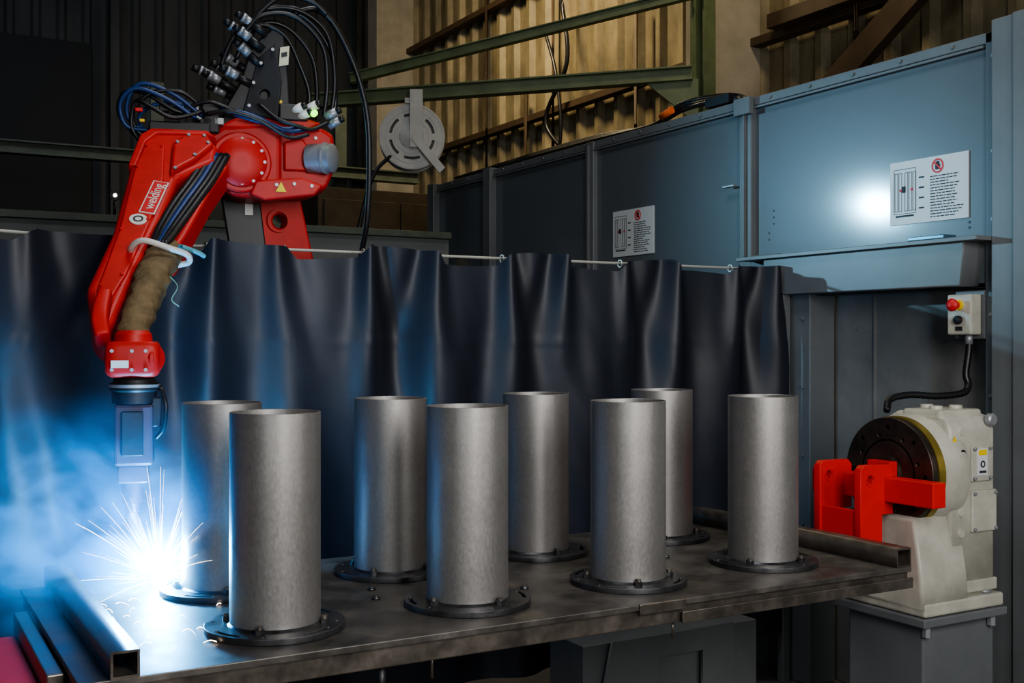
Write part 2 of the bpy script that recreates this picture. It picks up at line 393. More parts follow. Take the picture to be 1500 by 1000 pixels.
# signs
def sign(ytop_left,zt,w=.375,h=.252):
    e=empty('safety_instruction_sign',(XW-.006,ytop_left-w/2,zt-h/2))
    bx('plate',(XW-.006,ytop_left-w,zt-h),(XW-.001,ytop_left,zt),M_sign,e,bevel=0)
    vs=[];fs=[]
    def q(s0,t0,s1,t1):
        n=len(vs); X=XW-.0075
        vs.extend([(X,ytop_left-s0,zt-t0),(X,ytop_left-s1,zt-t0),(X,ytop_left-s1,zt-t1),(X,ytop_left-s0,zt-t1)]); fs.append((n,n+1,n+2,n+3))
    def rect(s0,t0,s1,t1,k=.0012):
        q(s0,t0,s1,t0+k);q(s0,t1-k,s1,t1);q(s0,t0,s0+k,t1);q(s1-k,t0,s1,t1)
    for i in range(15):
        t=.075+.0112*i
        s=.20; end=.355-random.random()*.07
        while s<end:
            l=.008+random.random()*.02; q(s,t,min(s+l,end),t+.0038); s+=l+.004
    for s in(.025,.045,.075,.095,.115): rect(s,.045,s+.002+.014,.20,.002)
    rect(.02,.03,.13,.21,.0018); q(.06,.10,.08,.125); q(.03,.215,.12,.222)
    for t in(.07,.11,.15,.19): q(.145,t,.17,t+.006)
    pyd('printed_text',vs,fs,e,M_ink)
    plate('prohibition_ring',circ(0,0,.028,28),[circ(0,0,.022,28)],.001,(XW-.0078,ytop_left-.235,zt-.038),(0,-1,0),(0,0,1),M_signred,e)
    obx('prohibition_bar',(XW-.0085,ytop_left-.235,zt-.038),(.0004,0,0),(0,-.017,-.017),(0,-.0022,.0022),M_signred,e,bevel=0)
    plate('hand_pictogram',[(-.01,-.014),(.008,-.014),(.012,0),(.014,.006),(.009,.004),(.008,.016),(.003,.017),(0,.019),(-.004,.017),(-.008,.013),(-.012,.0)],[],.0008,(XW-.0076,ytop_left-.235,zt-.038),(0,-1,0),(0,0,1),M_ink,e)
    for s in(.055,.11): plate('red_dot_%d'%int(s*1000),circ(0,0,.006,16),[],.001,(XW-.0078,ytop_left-s,zt-.115),(0,-1,0),(0,0,1),M_signred,e)
sign(3.215,2.22); sign(5.18,2.22)

# emergency stop
e=empty('emergency_stop_box',(XW-.03,2.81,1.6))
bx('housing',(XW-.09,2.762,1.525),(XW-.03,2.868,1.675),M_cream,e,bevel=.006)
bx('mounting_plate',(XW-.03,2.75,1.51),(XW-.02,2.88,1.69),M_panel2,e)
lathe('collar',(XW-.09,2.815,1.635),(-1,0,0),[(0,.02),(.012,.02),(.012,.015)],M_yel,e,n=24)
lathe('mushroom_button',(XW-.10,2.815,1.635),(-1,0,0),[(0,.014),(.018,.014),(.020,.022),(.030,.024),(.038,.018),(.042,.008)],M_signred,e,n=28)
lathe('key_switch',(XW-.09,2.815,1.58),(-1,0,0),[(0,.016),(.012,.016),(.018,.012)],M_black,e,n=20)
bx('label',(XW-.092,2.80,1.54),(XW-.0895,2.83,1.555),M_ink,e,bevel=0)
hose('cable',[(XW-.06,2.795,1.53),(XW-.06,2.795,1.47),(XW-.07,2.80,1.38),(XW-.07,2.79,1.34),(XW-.10,2.79,1.31),(XW-.2,2.82,1.30),(XW-.3,2.86,1.305),(XW-.38,2.88,1.29),(XW-.42,2.86,1.25)],.012,M_rub,e,sub=10,ribs=.12)
cyl('gland',(XW-.06,2.795,1.53),(XW-.06,2.795,1.49),.014,M_silver,e,n=16)

# ================================================================ POSITIONER (headstock)
e=empty('workpiece_positioner',(3.15,2.68,0))
cy,cz=2.68,1.057
plate('face_plate',circ(0,0,.184,64),[circ(0,0,.03,24)]+[circ(.13*math.cos(a),.13*math.sin(a),.009,12) for a in [math.pi/4*i+.3 for i in range(8)]],.024,(3.0,cy,cz),(0,-1,0),(0,0,1),M_brown,e,bevel=.003)
lathe('spindle_boss',(3.012,cy,cz),(-1,0,0),[(0,.06),(.030,.06),(.036,.05)],M_brown,e)
lathe('face_ridge',(2.988,cy,cz),(-1,0,0),[(-.002,.108),(-.002,.114),(.003,.114),(.003,.108)],M_brown,e,n=64,closed=True)
lathe('ring_gear',(3.014,cy,cz),(1,0,0),[(0,.165),(0,.190),(.03,.190),(.03,.165)],M_gold,e,n=64)
lathe('drum_housing',(3.045,cy,cz),(1,0,0),[(0,.17),(0,.19),(.02,.196),(.1,.196),(.12,.19),(.12,.1)],M_cream,e,n=64)
fb=[cyl('b',(2.985,cy+.155*math.cos(a),cz+.155*math.sin(a)),(2.99,cy+.155*math.cos(a),cz+.155*math.sin(a)),.008,M_silver,None,n=6) for a in [math.pi/4*i for i in range(8)]]
adopt(join(fb,'face_plate_bolts'),e)
outl=[(2.535,.64),(2.825,.64),(2.83,.80),(2.845,.95),(2.845,1.15),(2.80,1.22),(2.74,1.25),(2.60,1.25),(2.55,1.235),(2.535,1.20)]
plate('gearbox_casting',[(-(y-2.68),z-1) for y,z in outl],[],.20,(3.215,2.68,1),(0,-1,0),(0,0,1),M_cream,e,bevel=.012)
plate('lower_casting',[(-.145,-.39),(.165,-.39),(.16,-.30),(.13,-.12),(-.13,-.12),(-.145,-.3)],[],.20,(3.06,2.68,1.03),(0,-1,0),(0,0,1),M_cream,e,bevel=.012)
bx('top_cap',(3.10,2.56,1.235),(3.31,2.72,1.27),M_cream,e,bevel=.01)
for k,(x,y) in enumerate(((3.15,2.62),(3.25,2.62),(3.2,2.7))): cyl('top_boss_%d'%k,(x,y,1.26),(x,y,1.282),.022,M_cream,e,n=20,bevel=.003)
lathe('lifting_eye',(3.30,2.525,1.235),(0,-1,0),[(0,.022),(.015,.022),(.02,.016)],M_silver,e,n=20)
bx('motor_cover',(3.20,2.512,.86),(3.325,2.53,1.0),M_cream,e,bevel=.005)
bx('label_panel',(3.20,2.514,1.03),(3.30,2.53,1.15),M_cream,e,bevel=.004)
bx('label_white',(3.225,2.511,1.05),(3.275,2.514,1.14),M_sign,e,bevel=0)
bx('label_yellow',(3.23,2.5095,1.118),(3.27,2.511,1.136),M_yel,e,bevel=0)
plate('label_symbol',circ(0,0,.012,16),[circ(0,0,.007,12)],.001,(3.25,2.5095,1.088),(1,0,0),(0,0,1),M_ink,e)
bx('label_text',(3.233,2.5095,1.058),(3.267,2.511,1.066),M_ink,e,bevel=0)
sc=[]
for (x,z) in ((3.21,.87),(3.315,.87),(3.21,.99),(3.315,.99),(3.21,1.04),(3.29,1.04),(3.21,1.14),(3.29,1.14)): sc.append(cyl('b',(x,2.512,z),(x,2.505,z),.006,M_silver,None,n=8))
for (x,z) in ((3.155,.93),(3.155,.86),(3.16,1.2)): sc.append(cyl('b',(x,2.535,z),(x,2.518,z),.014,M_cream,None,n=16))
sc.append(cyl('b',(3.14,2.535,1.13),(3.14,2.50,1.13),.012,M_black,None,n=12))
adopt(join(sc,'cover_screws'),e)
plate('warning_triangle',[(-.02,-.015),(.02,-.015),(0,.02)],[],.002,(3.12,2.519,1.165),(1,0,0),(0,0,1),M_yel,e)
bx('raised_band',(3.10,2.515,.66),(3.33,2.54,.70),M_cream,e,bevel=.004)
bx('foot_plate',(2.955,2.50,.605),(3.345,2.87,.65),M_cream,e,bevel=.008)
for k,(x,y) in enumerate(((3.02,2.53),(3.28,2.53),(3.0,2.84))):
    cyl('foot_bolt_%d'%k,(x,y,.65),(x,y,.662),.022,M_silver,e,n=20); cyl('foot_bolt_head_%d'%k,(x,y,.66),(x,y,.69),.014,M_silver,e,n=6,smooth=False)
textmesh('032',.034,Matrix.Translation((3.125,2.532,.735))@Matrix.Rotation(math.pi/2,4,'X'),'cast_number',M_cream,e,ext=.001)
e=empty('positioner_pedestal',(3.15,2.68,0))
bx('column',(2.98,2.53,0),(3.33,2.85,.57),M_panel2,e,bevel=.006)
bx('top_plate',(2.94,2.49,.575),(3.35,2.88,.603),M_panel2,e,bevel=.004)
for k,(x,y) in enumerate(((2.98,2.515),(3.3,2.515))): cyl('levelling_bolt_%d'%k,(x,y,.54),(x,y,.576),.014,M_silver,e,n=6,smooth=False)

# red bracket holding the table
e=empty('red_table_bracket',(2.88,2.68,.9))
bx('cross_bar',(2.885,2.41,.975),(2.945,2.93,1.055),M_red2,e,bevel=.004)
for k,y in enumerate((2.62,2.80)):
    plate('hook_plate_%d'%k,[(-.075,.085),(-.06,.10),(.055,.10),(.07,.085),(.07,-.06),(.02,-.06),(.02,-.28),(-.075,-.28)],[circ(-.035,.055,.016,20)],.025,(2.855,y,.995),(1,0,0),(0,0,1),M_red2,e,bevel=.002)
    lathe('hook_bush_%d'%k,(2.82,y-.0145,1.05),(0,-1,0),[(0,.016),(0,.022),(.003,.022),(.003,.016)],M_red2,e,n=20,closed=True)
bx('hook_web',(2.785,2.61,.80),(2.80,2.81,.95),M_red2,e)
bx('spacer_block',(2.94,2.63,.98),(2.975,2.73,1.10),M_red2,e)
bx('under_table_arm',(2.3,2.63,.735),(2.87,2.79,.79),M_red2,e)

# ================================================================ WELDING TABLE
e=empty('welding_fixture_table',(1.45,2.68,.8))
bx('top_plate',(.335,2.225,.845),(2.575,3.16,.86),M_table,e,bevel=.002)
for nm,lo,hi in (('frame_front',(.34,2.235,.80),(2.57,2.285,.845)),('frame_back',(.34,3.10,.80),(2.57,3.15,.845)),('frame_left',(.34,2.285,.80),(.40,3.10,.845)),('frame_right',(2.51,2.285,.80),(2.57,3.10,.845)),('frame_mid',(1.4,2.285,.79),(1.5,3.10,.845))):
    bx(nm,lo,hi,M_rail,e,bevel=.003)
def sqtube(name,x0,x1,y0,y1,z0,z1,t=.005):
    o=[(x0,z0),(x1,z0),(x1,z1),(x0,z1)]; c=[(x0+t,z0+t),(x1-t,z0+t),(x1-t,z1-t),(x0+t,z1-t)]
    plate(name,o,[c],(y1-y0),(0,(y0+y1)/2,0),(1,0,0),(0,0,1),M_rail,e)
sqtube('end_rail_left',.392,.446,2.22,3.16,.861,.914)
sqtube('end_rail_right',2.515,2.572,2.225,3.14,.861,.914)
bx('front_notch_plate',(1.62,2.219,.836),(1.76,2.227,.862),M_rail,e,bevel=.002)
bx('front_step',(1.75,2.219,.80),(2.575,2.226,.83),M_rail,e,bevel=.002)
pins=[]
for x,y in((1.12,2.70),(1.09,2.60),(1.98,2.62),(2.05,2.68),(1.47,2.52)):
    pins.append(cyl('p',(x,y,.859),(x,y,.866),.011,M_flange,None,n=6)); pins.append(cyl('p',(x,y,.864),(x,y,.869),.006,M_flange,None,n=12))
pins.append(cyl('p',(1.1,2.3,.74),(1.1,2.3,.80),.004,M_rail,None,n=10))
pins.append(cyl('p',(1.75,2.26,.755),(1.75,2.26,.80),.003,M_rail,None,n=10))
pins.append(cyl('p',(.93,2.26,.72),(.99,2.26,.72),.022,M_black,None,n=12)); pins.append(cyl('p',(.96,2.26,.72),(.96,2.26,.80),.01,M_black,None,n=12))
adopt(join(pins,'clamp_pins'),e)

# red tailstock arm at left
e=empty('red_tailstock_arm',(0,2.68,.7))
bx('beam',(-.45,2.42,.68),(.30,2.92,.80),M_red2,e,bevel=.006)
bx('gusset',(-.45,2.55,.60),(.25,2.8,.68),M_red2,e,bevel=.006)
bx('bolt_flange',(.30,2.38,.66),(.333,2.98,.842),M_rail,e)
e=empty('tailstock_stand',(-.65,2.68,0))
bx('column',(-.85,2.5,0),(-.455,2.86,1.2),M_panel2,e,bevel=.006)
bx('foot',(-.95,2.4,0),(-.35,2.96,.03),M_panel2,e)
e=empty('cell_base_frame',(2.5,3.4,0))
bx('long_box',(2.15,3.28,.02),(2.94,3.5,.44),M_panel2,e)
plate('cut_plate',[(-.20,-.23),(.45,-.23),(.45,.20),(-.1,.20)],[[(0.10,-.05),(.30,-.05),(.30,.12),(.10,.12)]],.012,(2.35,3.25,.25),(1,0,0),(0,0,1),M_panel2,e)
bx('foot',(2.15,3.25,0),(2.94,3.5,.02),M_panel2,e)

# ================================================================ PIPES
def make_pipe():
    R=.1;t=.0035;H=.483
    p=lathe('p',(0,0,0),(0,0,1),[(.004,R-t),(.0,R),(H-.001,R),(H,R-.0008),(H,R-t+.0008),(H-.001,R-t)],M_pipe,None,n=96,closed=True)
    holes=[circ(0,0,R+.0008,72)]
    for a in range(0,360,90):
        holes.append(arcslot(.139,.0055,math.radians(a+8),math.radians(a+40)))
        aa=math.radians(a+62); holes.append(circ(.138*math.cos(aa),.138*math.sin(aa),.006,14))
    f=plate('f',circ(0,0,.154,80),holes,.012,(0,0,.007),(1,0,0),(0,1,0),M_flange,None,bevel=.0012)
    w=lathe('w',(0,0,.013),(0,0,1),[(0,R),(0,R+.006),(.006,R)],M_flange,None,n=72,closed=True)
    parts=[p,f,w]
    for a in (-125,-35,55,145):
        aa=math.radians(a); c=V((.112*math.cos(aa),.112*math.sin(aa),.0))
        parts.append(cyl('n',c+V((0,0,.013)),c+V((0,0,.024)),.011,M_flange,None,n=6,smooth=False))
        parts.append(cyl('n',c+V((0,0,.024)),c+V((0,0,.031)),.0065,M_rail,None,n=12))
    return join(parts,'flanged_steel_pipe')
p0=make_pipe(); 
locs=[(.785,2.45),(1.268,2.45),(1.752,2.455),(2.243,2.475),(.785,2.89),(1.255,2.89),(1.75,2.93),(2.247,2.96)]
for i,(x,y) in enumerate(locs):
    o=p0 if i==0 else bpy.data.objects.new('flanged_steel_pipe',p0.data)
    if i: COL.objects.link(o)
    o.location=(x,y,.8605); o.rotation_euler=(0,0,i*.9)

# ================================================================ CURTAIN
e=empty('welding_curtain',(1.6,3.75,0))
def yb(x):
    s=max(0,min(1,(.96-x)/1.0)); return 3.74-.33*s*s*(3-2*s)-(.15*max(0,-x))
pleats=[(.12,.05,.7),(.40,.035,.5),(.72,.05,.9),(.98,.05,-.6),(1.20,.03,.6),(1.53,.065,.4),(1.80,.045,-.5),(2.10,.06,.5),(2.36,.05,-.3),(2.64,.045,.6),(2.90,.055,-.4),(3.22,.05,.3),(3.44,.05,-.3)]
gaps=[(-.1,.42),(.80,.97),(1.24,1.53),(1.80,2.10),(2.36,2.65),(2.88,3.23)]
ZC=1.835; ZB=.22
nx,nz=640,90; x0,x1=-.75,3.50
vs=[];fs=[]
for j in range(nz+1):
    t=j/nz
    for i in range(nx+1):
        x=x0+(x1-x0)*i/nx
        zt=ZC+.008*math.sin(x*9)
        for a,b in gaps:
            if a<x<b:
                s=(x-a)/(b-a); zt-= .045*min(1,math.sin(math.pi*s)*2.4)
        z=zt+(ZB-zt)*t
        dz=ZC-z
        y=yb(x)
        off=0
        for (p,amp,dr) in pleats:
            w=.030+.070*min(1,dz*1.3); c=p+dr*.08*dz
            u=(x-c)/w
            off-=amp*.85*math.exp(-u*u)*(1-.25*dz)
            off+=amp*.45*math.exp(-((u-1.9*(1 if dr>0 else -1))/1.2)**2)
        off+=.020*min(1,dz*2+.1)*math.sin(x*17+1.6*math.sin(x*2.3)+.5*dz)
        nv=noise.noise(V((x*5,0,z*1.3)))*.024+noise.noise(V((x*11+z*3,3,z*4)))*.006
        off+=nv*min(1,dz*3+.15)
        off-=.003*math.exp(-((z-1.50)/.006)**2)
        xx=x+.012*math.sin(dz*4+x*7)*min(1,dz)
        vs.append((xx,y+off,z))
for j in range(nz):
    for i in range(nx):
        a=j*(nx+1)+i; fs.append((a,a+1,a+nx+2,a+nx+1))
o=pyd('cloth',vs,fs,e,M_curt,smooth=True)
M_rod=mat('rod_galvanised',(.50,.50,.46),.45,.3)
rodp=[(x,yb(x)+.045,ZC-.016) for x in [x0+.2*i for i in range(22)]]
hose('rail_rod',[p for p in rodp if p[0]<3.5]+[(3.51,3.745,ZC-.016)],.0055,M_rod,e,sub=3)
rg=[]
for a,b in gaps:
    for x in(a,b):
        rg.append(lathe('r',(x,yb(x)+.03,ZC-.018),(1,0,0),[(-.002,.013),(-.002,.016),(.002,.016),(.002,.013)],M_rod,None,n=20,closed=True))
adopt(join(rg,'eyelet_rings'),e)
bx('end_post',(3.49,3.72,0),(3.53,3.76,ZC+.01),M_panel2,e)
bx('left_post',(-.80,3.2,0),(-.76,3.24,ZC+.01),M_panel2,e)

# ================================================================ ROBOT
e=empty('welding_robot_arm',(1.55,4.55,0))
def R(u,w,z): return V((.969*u+.248*w,-.248*u+.969*w,z))
U=V((.969,-.248,0)); W=V((.248,.969,0)); Z=V((0,0,1))
lathe('base_turret',R(.50,4.72,0),(0,0,1),[(0,.30),(.05,.30),(.06,.24),(.35,.24),(.42,.28),(.75,.28),(.82,.22),(.9,.2)],M_red,e)
lathe('shoulder_joint',R(.46,4.40,1.0),W,[(0,.14),(.02,.17),(.28,.17),(.30,.14)],M_red,e)
plate('lower_arm_outer',[(-.10,.28),(.02,.34),(.10,.30),(.13,.20),(.22,-.20),(.36,-1.0),(.30,-1.14),(.16,-1.14),(.08,-1.0),(.02,-.20),(-.06,.1)],[circ(.075,.04,.034,28)],.06,R(.185,4.22,1.90),(U*.97+W*.24),Z,M_red,e,bevel=.008)
lathe('lower_arm_hole_rim',R(.258,4.20,1.94),(-W*.97+U*.24),[(0,.034),(0,.042),(.014,.042),(.014,.034)],M_red,e,n=36,closed=True)
plate('lower_arm_inner',[(-.12,.2),(-.02,.25),(.02,.1),(.14,-.9),(.02,-.9),(-.08,-.05)],[],.05,R(.17,4.20,1.90),U,Z,M_black,e,bevel=.006)
obx('lower_arm_label',R(.155,4.165,1.975),U*.014,W*.002,Z*.02,M_white,e,bevel=0)
# elbow castings (local outline: U across, Z up)
def rz(pts,u0=0,z0=0): return [(u-u0,z-z0) for u,z in pts]
prism('elbow_casting',rz([(-.03,2.06),(-.03,2.185),(.06,2.245),(.22,2.262),(.26,2.235),(.26,2.02),(.17,1.995),(.09,2.0),(.03,2.045)],0,2.1),.20,R(0,4.09,2.1),U,Z,M_red,e,bevel=.02)
prism('elbow_rear_block',rz([(.24,2.235),(.40,2.262),(.445,2.235),(.45,2.12),(.42,2.045),(.35,2.015),(.24,2.012)],0,2.1),.17,R(0,4.12,2.1),U,Z,M_red,e,bevel=.016)
prism('elbow_top_ridge',rz([(.02,2.225),(.10,2.272),(.34,2.285),(.40,2.268),(.34,2.235),(.06,2.215)],0,2.1),.12,R(0,4.06,2.1),U,Z,M_red,e,bevel=.010)
prism('elbow_lower_cover',rz([(.15,2.005),(.17,2.055),(.33,2.07),(.40,2.045),(.37,2.008),(.20,1.985)],0,2.1),.06,R(0,3.99,2.1),U,Z,M_red,e,bevel=.008)
lathe('elbow_round_housing',R(.115,4.02,2.115),(-W*.98+U*.12),[(0,.104),(.05,.104),(.055,.098)],M_red,e,n=56)
lathe('elbow_seam_ring',R(.122,3.97,2.115),(-W*.98+U*.12),[(-.004,.088),(-.004,.099),(.001,.099),(.001,.088)],M_black,e,n=56,closed=True)
lathe('elbow_reducer_cap',R(.121,3.972,2.115),(-W*.98+U*.12),[(0,.088),(.02,.086),(.032,.070),(.034,.03)],M_red,e,n=56)
hb=[]
for k in range(12):
    a=2*math.pi*k/12; p=R(.124+.076*math.cos(a),3.956,2.115+.076*math.sin(a)); hb.append(cyl('b',p,p-W*.010,.0055,M_silver,None,n=8))
for (u,z) in ((.20,2.23),(.24,2.20),(.30,2.235),(.38,2.22),(.42,2.10),(.30,2.045),(.24,2.04),(.36,2.04)):
    p=R(u,4.04 if z>2.07 else 3.965,z); hb.append(cyl('b',p,p-W*.012,.006,M_silver,None,n=8))
adopt(join(hb,'housing_bolts'),e)
prism('elbow_side_cover',rz([(.27,2.10),(.27,2.20),(.33,2.215),(.36,2.18),(.36,2.10)],0,2.1),.03,R(0,4.03,2.1),U,Z,M_red,e,bevel=.006)
lathe('elbow_motor',R(.36,4.03,2.145),(U*.85-W*.50),[(0,.052),(.055,.052),(.058,.056),(.064,.056),(.067,.050),(.088,.050),(.094,.040),(.096,.012)],M_silver,e,n=40)
plate('warning_triangle',[(-.018,-.014),(.018,-.014),(0,.02)],[],.002,R(.255,3.955,2.030),U,Z,M_yel,e)
# forearm: plane basis FX across, FY along the arm (rising away from the wrist)
FX=U; FY=(Z*.678+W*.735).normalized(); FN=FX.cross(FY).normalized()
if FN.dot(W)>0: FN=-FN
def F(u,s,d=0): return R(0,3.28,1.50)+FX*u+FY*s+FN*d
FO=F(0,0)
fo=[(-.30,.02),(-.318,.15),(-.263,.406),(-.2275,.764),(-.200,.905),(-.16,.955),(-.01,.965),(.045,.90),(.035,.80),(-.081,.70),(-.129,.47),(-.156,.36),(-.202,.18),(-.240,.0),(-.27,-.03)]
prism('forearm_casting',fo,.135,FO,FX,FY,M_red,e,bevel=.020,segs=4)
prism('forearm_front_panel',[(-.290,.13),(-.245,.41),(-.212,.755),(-.185,.88),(-.125,.88),(-.125,.68),(-.158,.45),(-.215,.20),(-.25,.09)],.150,FO,FX,FY,M_red,e,bevel=.006)
prism('forearm_side_cover',[(-.105,.70),(-.10,.875),(-.06,.93),(.010,.93),(.03,.875),(-.03,.78)],.175,FO,FX,FY,M_red,e,bevel=.010)
prism('forearm_shoulder_flange',[(-.235,.75),(-.205,.93),(-.16,.985),(-.0,.99),(.04,.93),(.0,.95),(-.15,.945),(-.185,.89),(-.21,.75)],.150,FO,FX,FY,M_red,e,bevel=.006)
prism('forearm_right_fork',[(.06,.85),(.075,.80),(.02,.66),(-.055,.42),(-.085,.34),(-.115,.34),(-.085,.44),(-.03,.62),(.01,.74),(.03,.85)],.10,F(0,0,.0),FX,FY,M_red,e,bevel=.010)
fb=[]
for (u,s) in ((-.09,.72),(-.085,.87),(-.05,.915),(.0,.915),(.012,.875),(-.03,.80)): fb.append(cyl('b',F(u,s,.086),F(u,s,.093),.006,M_silver,None,n=8))
for (u,s) in ((-.278,.15),(-.238,.41),(-.205,.74),(-.18,.86),(-.135,.86),(-.165,.46),(-.225,.20)): fb.append(cyl('b',F(u,s,.072),F(u,s,.080),.005,M_red,None,n=8))
adopt(join(fb,'forearm_bolts'),e)
loft('forearm_wrist_cover',[(R(-.262,3.30,1.62),.018,.045),(R(-.272,3.24,1.55),.022,.045),(R(-.262,3.21,1.50),.02,.04)],M_red,e,sidev=U,p=6)
for k in range(5):
    o2=.016*(k-2)
    hose('dress_hose_%d'%k,[F(.04+o2,.86,.05),F(-.005+o2,.72,.05),F(-.06+o2,.58,.05),F(-.105+o2*.8,.44,.06),F(-.13+o2*.5,.33,.08)],.0125,M_rub if k!=2 else M_blue,e,sub=12,ribs=.1)
loft('leather_sleeve',[(R(-.105,3.55,1.775),.042,.042),(R(-.125,3.45,1.73),.050,.045),(R(-.150,3.36,1.66),.047,.045),(R(-.170,3.28,1.59),.045,.044),(R(-.186,3.22,1.53),.040,.042),(R(-.186,3.20,1.475),.030,.035)],M_leather,e,sidev=U,p=2.2,n=32,sub=8)
o=bpy.data.objects['leather_sleeve']; 
for v in o.data.vertices:
    v.co+=V((1,.3,.4))*(noise.noise(v.co*28)*.010)+V((.6,-.6,0))*(.0035*math.sin(v.co.z*170+2*noise.noise(v.co*20)))
hose('cable_guide_loop',[R(-.20,3.50,1.75),R(-.205,3.44,1.77),R(-.17,3.40,1.79),R(-.10,3.40,1.77),R(-.05,3.44,1.755),R(-.045,3.48,1.735),R(-.09,3.50,1.725)],.009,M_white,e)
hose('blue_clip',[R(-.07,3.44,1.78),R(-.02,3.48,1.765),R(.0,3.50,1.755)],.007,mat('cyan_plastic',(.12,.40,.48),.4),e)
hose('loose_thread',[R(-.11,3.40,1.70),R(-.075,3.38,1.66),R(-.09,3.36,1.62),R(-.07,3.36,1.60)],.0015,mat('green_thread',(.2,.45,.35),.6),e)
# label on the forearm front
ld=(F(-.128,.66)-F(-.165,.50)).normalized(); ls=FN.cross(ld).normalized()
lc=F(-.150,.575,.076)
obx('label_plate',lc,ld*.085,ls*.024,FN*.0015,M_white,e,bevel=0)
obx('label_red_field',lc+FN*.002,ld*.081,ls*.020,FN*.001,M_signred,e,bevel=0)
Mx=Matrix((ld,ls,FN)).transposed().to_4x4(); Mx.translation=lc+FN*.0038
textmesh('welding',.044,Mx,'label_text',M_white,e,center=True)
bc=F(-.192,.46,.075)
lathe('round_badge',bc,FN,[(0,.026),(.003,.026)],M_white,e,n=28)
plate('round_badge_mark',circ(0,0,.015,20),[circ(0,0,.010,20)],.001,bc+FN*.004,ld,ls,M_ink,e)
loft('wrist_block',[(R(-.185,3.20,1.50),.060,.060),(R(-.185,3.20,1.485),.070,.066),(R(-.185,3.20,1.42),.070,.066),(R(-.185,3.20,1.405),.055,.055)],M_red,e,sidev=U,p=6,n=32,sub=2)
lathe('wrist_side_cap',R(-.14,3.17,1.455),(U-W*.6),[(0,.034),(.022,.034),(.027,.028)],M_red,e,n=28)
lathe('wrist_top_cap',R(-.185,3.20,1.50),Z,[(0,.05),(.02,.048),(.03,.038)],M_red,e,n=32)
obx('wrist_plate',R(-.215,3.13,1.44),U*.022,W*.003,Z*.010,M_white,e,bevel=0)
wb=[]
for u in (-.235,-.185,-.15):
    for z in (1.475,1.425): p=R(u,3.136,z); wb.append(cyl('b',p,p-W*.006,.005,M_silver,None,n=8))
adopt(join(wb,'wrist_bolts'),e)
lathe('wrist_flange',R(-.182,3.20,1.405),-Z,[(0,.050),(.008,.056),(.015,.056),(.016,.064),(.035,.064),(.04,.058),(.07,.058),(.075,.04)],M_black,e,n=40)
lathe('wrist_ring',R(-.182,3.20,1.385),-Z,[(0,.066),(.008,.066)],M_silver,e,n=40)
obx('tool_body',R(-.182,3.20,1.25),U*.050,W*.045,Z*.082,M_tool,e,bevel=.008)
obx('tool_body_front',R(-.185,3.15,1.255),U*.028,W*.008,Z*.06,M_black,e,bevel=.004)
obx('tool_side_connector',R(-.125,3.19,1.31),U*.014,W*.02,Z*.04,M_black,e,bevel=.004)
hose('tool_cable',[R(-.115,3.18,1.38),R(-.10,3.16,1.33),R(-.105,3.16,1.27),R(-.125,3.17,1.24)],.006,M_rub,e)
obx('tool_neck_clamp',R(-.185,3.20,1.145),U*.04,W*.035,Z*.025,M_tool,e,bevel=.006)
lathe('tool_neck',R(-.187,3.20,1.13),-Z,[(0,.028),(.06,.028),(.065,.02),(.09,.018)],M_tool,e,n=28)
hose('torch_neck',[R(-.187,3.20,1.06),R(-.187,3.19,1.02),R(-.175,3.16,.98),R(-.155,3.13,.95)],.012,M_silver,e)
cyl('gas_nozzle',R(-.158,3.135,.955),R(-.13,3.09,.915),.013,M_stick,e,r1=.010,n=20)
# wire feeder on elbow
M_case=mat('dark_grey_case',(.022,.022,.025),.55)
plate('wire_feeder_case',[(-.10,-.14),(.10,-.18),(.12,-.08),(.115,.02),(.10,.18),(.075,.20),(.0,.13),(-.04,.0),(-.09,-.09)],[],.15,R(.165,4.12,2.40),U,Z,M_black,e,bevel=.008)
plate('feeder_door',[(-.03,-.11),(.08,-.14),(.095,.0),(.075,.13),(.02,.08)],[circ(.04,-.05,.02,20)],.012,R(.165,4.035,2.41),(U*.97-W*.2),(Z+W*.15),M_case,e,bevel=.003)
fs2=[]
for (u,z) in ((.15,2.32),(.235,2.29),(.245,2.40),(.23,2.52),(.19,2.47),(.165,2.40)):
    p=R(u,4.025,z); fs2.append(cyl('b',p,p-W*.012,.006,M_silver,None,n=8))
adopt(join(fs2,'feeder_screws'),e)
obx('feeder_label',R(.27,4.02,2.50),U*.016+Z*.004,W*.002,Z*.033+U*.002,mat('pale_label',(.65,.6,.42),.5),e,bevel=0)
obx('feeder_label_bar',R(.27,4.017,2.505),U*.010+Z*.003,W*.001,Z*.008,M_ink,e,bevel=0)
obx('feeder_label_2',R(.25,4.01,2.33),U*.012,W*.002,Z*.012,M_yel,e,bevel=0)
obx('feeder_bracket',R(.12,4.12,2.29),U*.16,W*.07,Z*.018,M_black,e,bevel=.004)
obx('bracket_plate',R(.30,4.05,2.30),U*.05,W*.06,Z*.03,M_black,e,bevel=.006)
obx('bracket_left',R(-.08,4.0,2.22),U*.1,W*.06,Z*.018,M_black,e,bevel=.006)
obx('bracket_left_upright',R(.02,4.02,2.26),U*.03,W*.05,Z*.05,M_black,e,bevel=.006)
cc=[]
random.seed(3)
